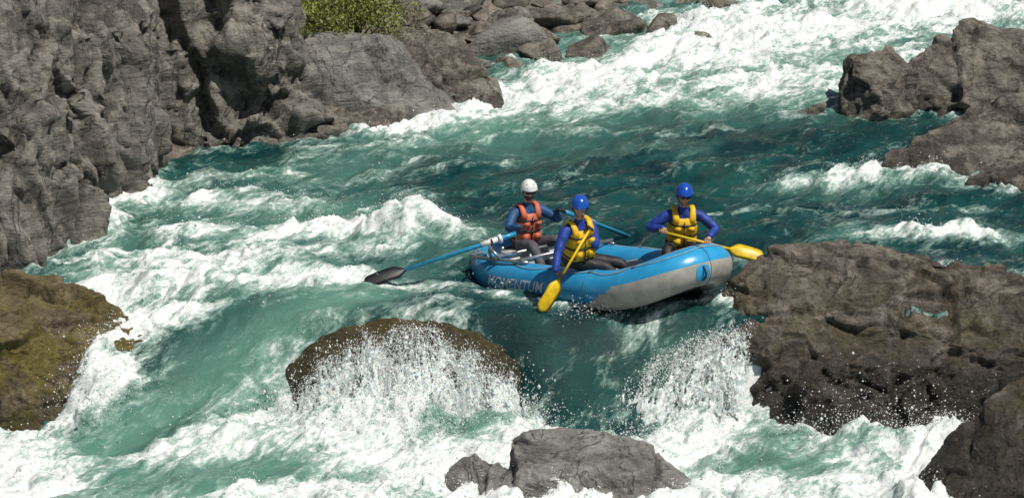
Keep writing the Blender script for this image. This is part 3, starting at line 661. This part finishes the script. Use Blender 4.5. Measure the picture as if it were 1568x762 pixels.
# ------------------------------------------------------------------ people
M_skin = simple_mat('skin', (.50, .29, .20), .5, .1, 20); M_glove = simple_mat('glove', (.02, .02, .022), .7)
M_jblue = simple_mat('jacket_blue', (.015, .055, .34), .6, .3, 9, bump=.3); M_jnavy = simple_mat('jacket_navy', (.012, .08, .22), .6, .3, 9, bump=.3)
M_pgrey = simple_mat('trousers_grey', (.09, .085, .095), .75, .2, 9, bump=.3); M_pblack = simple_mat('trousers_black', (.014, .014, .017), .6, .2, 9, bump=.2)
M_vy = simple_mat('vest_yellow', (.80, .50, .008), .6, .1, 9, bump=.2); M_vo = simple_mat('vest_orange', (.60, .14, .07), .6, .2, 9, bump=.2)
M_hb = simple_mat('helmet_blue', (.01, .09, .50), .22, .05); M_hw = simple_mat('helmet_white', (.8, .8, .78), .25, .03)
M_hair = simple_mat('hair', (.05, .03, .02), .8); M_eye = simple_mat('eye', (.6, .6, .58), .3); M_lip = simple_mat('lip', (.35, .12, .10), .5)

def skin_mesh(verts, edges, radii, roots, levels=2):
    me = bpy.data.meshes.new('s'); me.from_pydata([tuple(v) for v in verts], edges, []); ob = bpy.data.objects.new('s', me); COL.objects.link(ob)
    ob.modifiers.new('k', 'SKIN'); sv = me.skin_vertices[0].data
    for i, r in enumerate(radii): sv[i].radius = (r, r) if not hasattr(r, '__len__') else r; sv[i].use_root = i in roots
    sb = ob.modifiers.new('b', 'SUBSURF'); sb.levels = levels; sb.render_levels = levels
    V, N, F = eval_arrays(ob); bpy.data.objects.remove(ob); return V, F
def ik(a, t, l1, l2, pole):
    a = Vector(a); t = Vector(t); d = t - a; L = min(d.length, (l1 + l2) * .995); dn = d.normalized(); x = (l1 * l1 - l2 * l2 + L * L) / (2 * L); h = math.sqrt(max(l1 * l1 - x * x, 0))
    pl = Vector(pole); pl = (pl - dn * pl.dot(dn)).normalized(); return a + dn * x + pl * h, a + dn * L
def hand(parent, name, grip, shaft, elbow, mat, r_sh, thumb_sign):
    sx = Vector(shaft).normalized(); w = (Vector(grip) - Vector(elbow)); w = (w - sx * w.dot(sx)).normalized(); up = sx.cross(w).normalized()
    if up.z < 0: up = -up
    R = r_sh + .010; grip = Vector(grip); V = []; E = []; Rd = []; roots = []
    def chain(pts, rad):
        b = len(V)
        for i, p_ in enumerate(pts): V.append(p_); Rd.append(rad[i]); (E.append((b + i - 1, b + i)) if i else None)
        roots.append(b)
    def arc(a, rr, off): return grip + sx * off - w * (math.cos(a) * rr) + up * (math.sin(a) * rr)
    wrist = grip - w * .085 + up * (R + .012)
    chain([wrist, wrist.lerp(arc(1.0, R + .012, 0), .5), arc(1.1, R + .012, 0)], [.026, (.038, .022), (.036, .018)])
    for off, ln, r in ((-.032, .8, .0082), (-.011, .95, .009), (.011, 1., .009), (.032, .92, .0088)):
        o = off * thumb_sign
        chain([arc(.6, R + .012, o * .9), arc(1.3, R + .006, o), arc(2.2, R, o), arc(2.2 + 1.0 * ln, R, o), arc(2.2 + 1.8 * ln, R, o)], [r * 1.15, r * 1.1, r, r * .92, r * .8])
    o = .045 * thumb_sign
    chain([wrist.lerp(grip, .25) + sx * o * .5, arc(.2, R + .01, o * .95), arc(-.5, R + .004, o), arc(-1.2, R + .002, o * .9)], [.013, .012, .0105, .009])
    v, f = skin_mesh(V, E, Rd, roots, 1); new_obj(name, v, f, mat, parent); return wrist

def person(name, seat, yaw, lean, side, headyaw, headpitch, hands, feet, mats, glasses=False, beard=False, hairlong=False, gloves=True):
    mj, mp, mv, mh = mats
    P = Vector(seat) + Vector((0, 0, .11)); Rb = Matrix.Rotation(yaw, 3, 'Z'); T = Rb @ Matrix.Rotation(lean, 3, 'Y') @ Matrix.Rotation(side, 3, 'X')
    f = T @ Vector((1, 0, 0)); l = T @ Vector((0, 1, 0)); u = T @ Vector((0, 0, 1)); fw = Rb @ Vector((1, 0, 0)); lw = Rb @ Vector((0, 1, 0))
    e = empty(name, P)
    shl, shr = P + u * .46 + l * .185, P + u * .46 - l * .185
    hipl, hipr = P + lw * .1 - Vector((0, 0, .01)), P - lw * .1 - Vector((0, 0, .01))
    V = [P, P + u * .17, P + u * .34 + f * .01, P + u * .50, P + u * .59 + f * .01, P + u * .66 + f * .015]
    Rd = [.135, .125, .145, .075, .055, .055]; E = [(0, 1), (1, 2), (2, 3), (3, 4), (4, 5)]; bones = [(0, 1, 0), (1, 2, 0), (2, 3, 0), (3, 4, 2), (4, 5, 2)]
    for i, (sh, sgn) in enumerate(((shl, 1), (shr, -1))):
        grip, shaft, pole, rs, ts = hands[i]; el, _ = ik(sh, grip, .29, .31, pole)
        wrist = hand(e, 'left_hand' if i == 0 else 'right_hand', grip, shaft, el, M_glove if gloves else M_skin, rs, ts)
        el, wend = ik(sh, wrist, .30, .26, pole)
        b = len(V); V += [sh, sh.lerp(el, .5), el, el.lerp(wend, .5), wend]; Rd += [.074, .064, .054, .048, .034]
        E += [(2, b), (b, b + 1), (b + 1, b + 2), (b + 2, b + 3), (b + 3, b + 4)]; bones += [(b, b + 1, 0), (b + 1, b + 2, 0), (b + 2, b + 3, 0), (b + 3, b + 4, 0)]
    for i, hp in enumerate((hipl, hipr)):
        ft, pole = feet[i]; kn, an = ik(hp, ft, .43, .42, pole); b = len(V); toe = an + (fw * .17 + Vector((0, 0, -.05)))
        V += [hp, hp.lerp(kn, .5), kn, kn.lerp(an, .45), an, toe]; Rd += [.10, .088, .068, .06, .043, .04]
        E += [(0, b), (b, b + 1), (b + 1, b + 2), (b + 2, b + 3), (b + 3, b + 4), (b + 4, b + 5)]; bones += [(b, b + 1, 1), (b + 1, b + 2, 1), (b + 2, b + 3, 1), (b + 3, b + 4, 1), (b + 4, b + 5, 3)]
    v, fc = skin_mesh(V, E, Rd, [0], 2)
    cen_ = np.array([v[list(q)].mean(0) for q in fc]); best = np.full(len(fc), 9.); mi = np.zeros(len(fc), int)
    for a, b, m in bones:
        A = np.array(V[a]); B = np.array(V[b]); d = B - A; t = np.clip(((cen_ - A) @ d) / (d @ d), 0, 1); ds = np.linalg.norm(cen_ - A - t[:, None] * d, axis=1) - .5 * (Rd[a] + Rd[b])
        mi = np.where(ds < best, m, mi); best = np.minimum(best, ds)
    dn = fbm(v * 9, 3, 1) * .012
    ob = new_obj('body', v, fc, [mj, mp, M_skin, M_black], e, True, mi)
    Nn = np.empty(len(v) * 3); ob.data.vertices.foreach_get('normal', Nn); Nn = Nn.reshape(-1, 3); ob.data.vertices.foreach_set('co', (v + Nn * dn[:, None]).ravel()); ob.data.update()
    HR = Rb @ Matrix.Rotation(headyaw, 3, 'Z') @ Matrix.Rotation(headpitch, 3, 'Y'); hc = P + u * .735 + f * .03
    HM = Matrix.Translation(hc) @ HR.to_4x4()
    bm = bmesh.new(); bmesh.ops.create_uvsphere(bm, u_segments=36, v_segments=28, radius=1); bm.verts.index_update()
    q = np.array([vv.co[:] for vv in bm.verts]); FF = [[vv.index for vv in ff.verts] for ff in bm.faces]; bm.free()
    x, y, z_ = q[:, 0].copy(), q[:, 1].copy(), q[:, 2].copy()
    jaw = np.clip(-z_, 0, 1); fr = np.clip(x, 0, 1)
    X = x * .098; Y = y * .076 * (1 - .28 * jaw ** 1.5); Z = z_ * .118
    X += .012 * jaw * fr - .018 * jaw * (x < 0)
    X += fr * (.026 * np.exp(-(y / .16) ** 2 - ((z_ + .12) / .17) ** 2) - .012 * np.exp(-((np.abs(y) - .36) / .17) ** 2 - ((z_ - .06) / .12) ** 2) + .007 * np.exp(-(y / .3) ** 2 - ((z_ + .47) / .05) ** 2) + .010 * np.exp(-(y / .3) ** 2 - ((z_ + .8) / .15) ** 2) + .006 * np.exp(-((z_ - .2) / .07) ** 2 - (y / .6) ** 2))
    hm = np.zeros(len(FF), int)
    fcn = np.array([q[ff].mean(0) for ff in FF])
    hm[(np.abs(fcn[:, 2] + .47) < .045) & (np.abs(fcn[:, 1]) < .28) & (fcn[:, 0] > 0)] = 1
    hm[(fcn[:, 0] < -.12) & (fcn[:, 2] > -.62)] = 2
    if beard: hm[(fcn[:, 2] < -.33) & (fcn[:, 0] > -.2) & (hm != 1) & ((np.abs(fcn[:, 1]) > .2) | (fcn[:, 2] < -.55))] = 2
    new_obj('head', [HM @ Vector(k) for k in zip(X, Y, Z)], FF, [M_skin, M_lip, M_hair], e, True, hm)
    g = Geo()
    for sg in (1, -1):
        g.ell(HM @ Matrix.Translation((.082, sg * .031, .008)), (.012, .014, .011), 0); g.ell(HM @ Matrix.Translation((.0925, sg * .031, .008)), (.004, .006, .006), 1)
        g.ell(HM @ Matrix.Translation((-.005, sg * .077, -.01)), (.018, .009, .03), 2)
    if glasses:
        for sg in (1, -1): g.ell(HM @ Matrix.Translation((.098, sg * .034, .008)) @ Matrix.Rotation(sg * .35, 4, 'Z'), (.008, .031, .021), 1)
        g.sweep([HM @ Vector((.0, -.08, .012)), HM @ Vector((.085, -.06, .014)), HM @ Vector((.108, 0, .014)), HM @ Vector((.085, .06, .014)), HM @ Vector((0, .08, .012))], .004, 6, 1)
    if hairlong: g.ell(HM @ Matrix.Translation((-.07, 0, -.09)), (.045, .065, .08), 3)
    g.obj('face_details', [M_eye, M_black, M_skin, M_hair], e)
    V2 = []; F2 = []; nu, nv = 36, 12
    for j in range(nv + 1):
        for i in range(nu):
            a = 2 * math.pi * i / nu; ca, sa = math.cos(a), math.sin(a)
            low_ = .035 if ca > .35 else (-.045 if ca < .1 else .035 + (.35 - ca) / .25 * -.08)
            ph0 = math.asin(max(-.9, min(.9, (low_ - .03) / .122))); ph = ph0 + (math.pi / 2 - ph0) * j / nv
            rx = .130 * (1 + (.07 if j == 0 else 0)); V2.append(HM @ Vector((-.008 + rx * math.cos(ph) * ca, .110 * (1 + (.05 if j == 0 else 0)) * math.cos(ph) * sa, .03 + .125 * math.sin(ph))))
    for j in range(nv):
        for i in range(nu): k = (i + 1) % nu; F2.append((j * nu + i, j * nu + k, (j + 1) * nu + k, (j + 1) * nu + i))
    hob = new_obj('helmet', V2, F2, mh, e); so = hob.modifiers.new('t', 'SOLIDIFY'); so.thickness = .010; so.offset = -1
    g = Geo()
    for sg in (1, -1):
        for k in range(3):
            c_ = Vector((-.008 + .128 * math.cos(.75) * math.cos(.6 + k * .75), sg * .109 * math.cos(.75) * math.sin(.6 + k * .75), .03 + .125 * math.sin(.75))); g.ell(HM @ Matrix.Translation(c_) @ Matrix.Rotation(sg * (.6 + k * .75), 4, 'Z'), (.004, .014, .006), 0, 10, 6)
        g.sweep([HM @ Vector((.02, sg * .088, 0)), HM @ Vector((.05, sg * .07, -.06)), HM @ Vector((.07, sg * .02, -.118))], .005, 6, 0)
    g.obj('helmet_strap', [M_black], e)
    TM = Matrix.Translation(P) @ T.to_4x4(); g = Geo()
    rings = [(.055, .172, .140), (.07, .185, .156), (.14, .188, .165), (.21, .186, .168), (.22, .178, .160), (.235, .187, .170), (.32, .188, .178), (.39, .170, .168), (.44, .150, .140), (.455, .135, .120)]
    nu = 40; V3 = []; F3 = []
    for (h_, a_, b_) in rings:
        for i in range(nu):
            t_ = 2 * math.pi * i / nu; ct, st = math.cos(t_), math.sin(t_); n_ = 2.6
            V3.append(TM @ Vector((b_ * math.copysign(abs(ct) ** (2 / n_), ct), a_ * math.copysign(abs(st) ** (2 / n_), st), h_)))
    for j in range(len(rings) - 1):
        for i in range(nu): k = (i + 1) % nu; F3.append((j * nu + i, j * nu + k, (j + 1) * nu + k, (j + 1) * nu + i))
    F3.append(tuple(range(nu))[::-1]); g.add(V3, F3, 0)
    for sg in (1, -1):
        pts = [TM @ Vector(k) for k in ((.135, sg * .09, .38), (.12, sg * .105, .46), (.05, sg * .115, .545), (-.03, sg * .115, .55), (-.10, sg * .105, .48), (-.13, sg * .09, .38))]
        g.sweep(pts, [.045, .043, .036, .036, .043, .045], 12, 0, up=TM.to_3x3() @ Vector((0, 1, 0)), flat=.55)
        g.box(TM @ Matrix.Translation((.172, sg * .085, .15)), (.035, .10, .10), 0, .012); g.box(TM @ Matrix.Translation((.182, sg * .085, .33)), (.03, .085, .07), 0, .01)
    for h_, a_, b_ in ((.10, .192, .176), (.225, .19, .172), (.375, .18, .178)):
        g.sweep([TM @ Vector((b_ * math.copysign(abs(math.cos(t_)) ** (2 / 2.6), math.cos(t_)), a_ * math.copysign(abs(math.sin(t_)) ** (2 / 2.6), math.sin(t_)), h_)) for t_ in np.linspace(0, 2 * math.pi, 41)[:-1]], .012, 6, 1, closed=True, up=u, flat=.4)
        g.box(TM @ Matrix.Translation((b_ + .008, 0, h_)), (.02, .05, .03), 1, .004)
    g.box(TM @ Matrix.Translation((.172, 0, .25)), (.012, .012, .36), 1, .003)
    g.obj('life_jacket', [mv, M_black], e)
    return e
person('rower', rl(-1.42, .0, .285) - Vector((0, 0, .06)), math.radians(-62), math.radians(6), math.radians(0), math.radians(-18), math.radians(8),
 [(hP + dP * .07, dP, (.5, .4, -.6), .019, -1), (hS + dS * .07, dS, (-.6, .3, -.5), .019, 1)],
 [(rl(-.80, .22, -.0), (.1, 0, 1)), (rl(-.80, -.22, -.0), (-.1, 0, 1))], (M_jnavy, M_pgrey, M_vo, M_hw), glasses=True, beard=True)
low2 = p2g + pd2 * .70
person('paddler', rl(.45, -.70, .255), math.radians(-62), math.radians(10), math.radians(6), math.radians(-25), math.radians(14),
 [(p2g + pd2 * .01, pd2.cross(Vector((.5, -.7, .3))), (.6, .25, -.8), .017, 1), (low2, pd2, (-.7, .2, -.3), .0155, -1)],
 [(rl(.95, -.1, -.05), (.2, 0, 1)), (rl(.95, -.32, -.05), (.1, 0, 1))], (M_jblue, M_pblack, M_vy, M_hb), hairlong=True)
person('paddler', rl(.78, .72, .20), math.radians(-84), math.radians(12), math.radians(0), math.radians(0), math.radians(12),
 [(p3g + pd3 * .62, pd3, (.8, .2, -.4), .0155, -1), (p3g + pd3 * .06, pd3, (-.8, .2, -.4), .0155, 1)],
 [(rl(1.25, .32, .0), (.2, -.1, 1)), (rl(1.1, .15, -.02), (-.1, 0, 1))], (M_jblue, M_pblack, M_vy, M_hb), glasses=True, gloves=False)

# ------------------------------------------------------------------ light, sky, camera
el, az = math.radians(60), math.radians(128)
S = Vector((math.sin(az) * math.cos(el), math.cos(az) * math.cos(el), math.sin(el)))
sun = bpy.data.lights.new('sun', 'SUN'); sun.energy = 4.4; sun.angle = math.radians(.5); sun.color = (1, .95, .87)
so = bpy.data.objects.new('sun', sun); so.rotation_euler = S.to_track_quat('Z', 'Y').to_euler(); so.location = (0, 0, 30); COL.objects.link(so)
w = bpy.data.worlds.new('World'); scene.world = w; w.use_nodes = True
sky = w.node_tree.nodes.new('ShaderNodeTexSky'); sky.sky_type = 'NISHITA'; sky.sun_disc = False; sky.sun_elevation = el; sky.sun_rotation = az
bg = w.node_tree.nodes['Background']; bg.inputs['Strength'].default_value = .052; w.node_tree.links.new(sky.outputs[0], bg.inputs[0])
cam = bpy.data.cameras.new('cam'); co = bpy.data.objects.new('camera', cam); COL.objects.link(co)
co.location = (0, -38.637, 10.353); co.rotation_euler = (math.radians(75), 0, 0); cam.sensor_width = 36; cam.lens = 36 * 4611 / 1568; cam.clip_end = 1000; cam.clip_start = .5
scene.camera = co
scene.view_settings.view_transform = 'Standard'; scene.view_settings.look = 'None'; scene.view_settings.exposure = 0
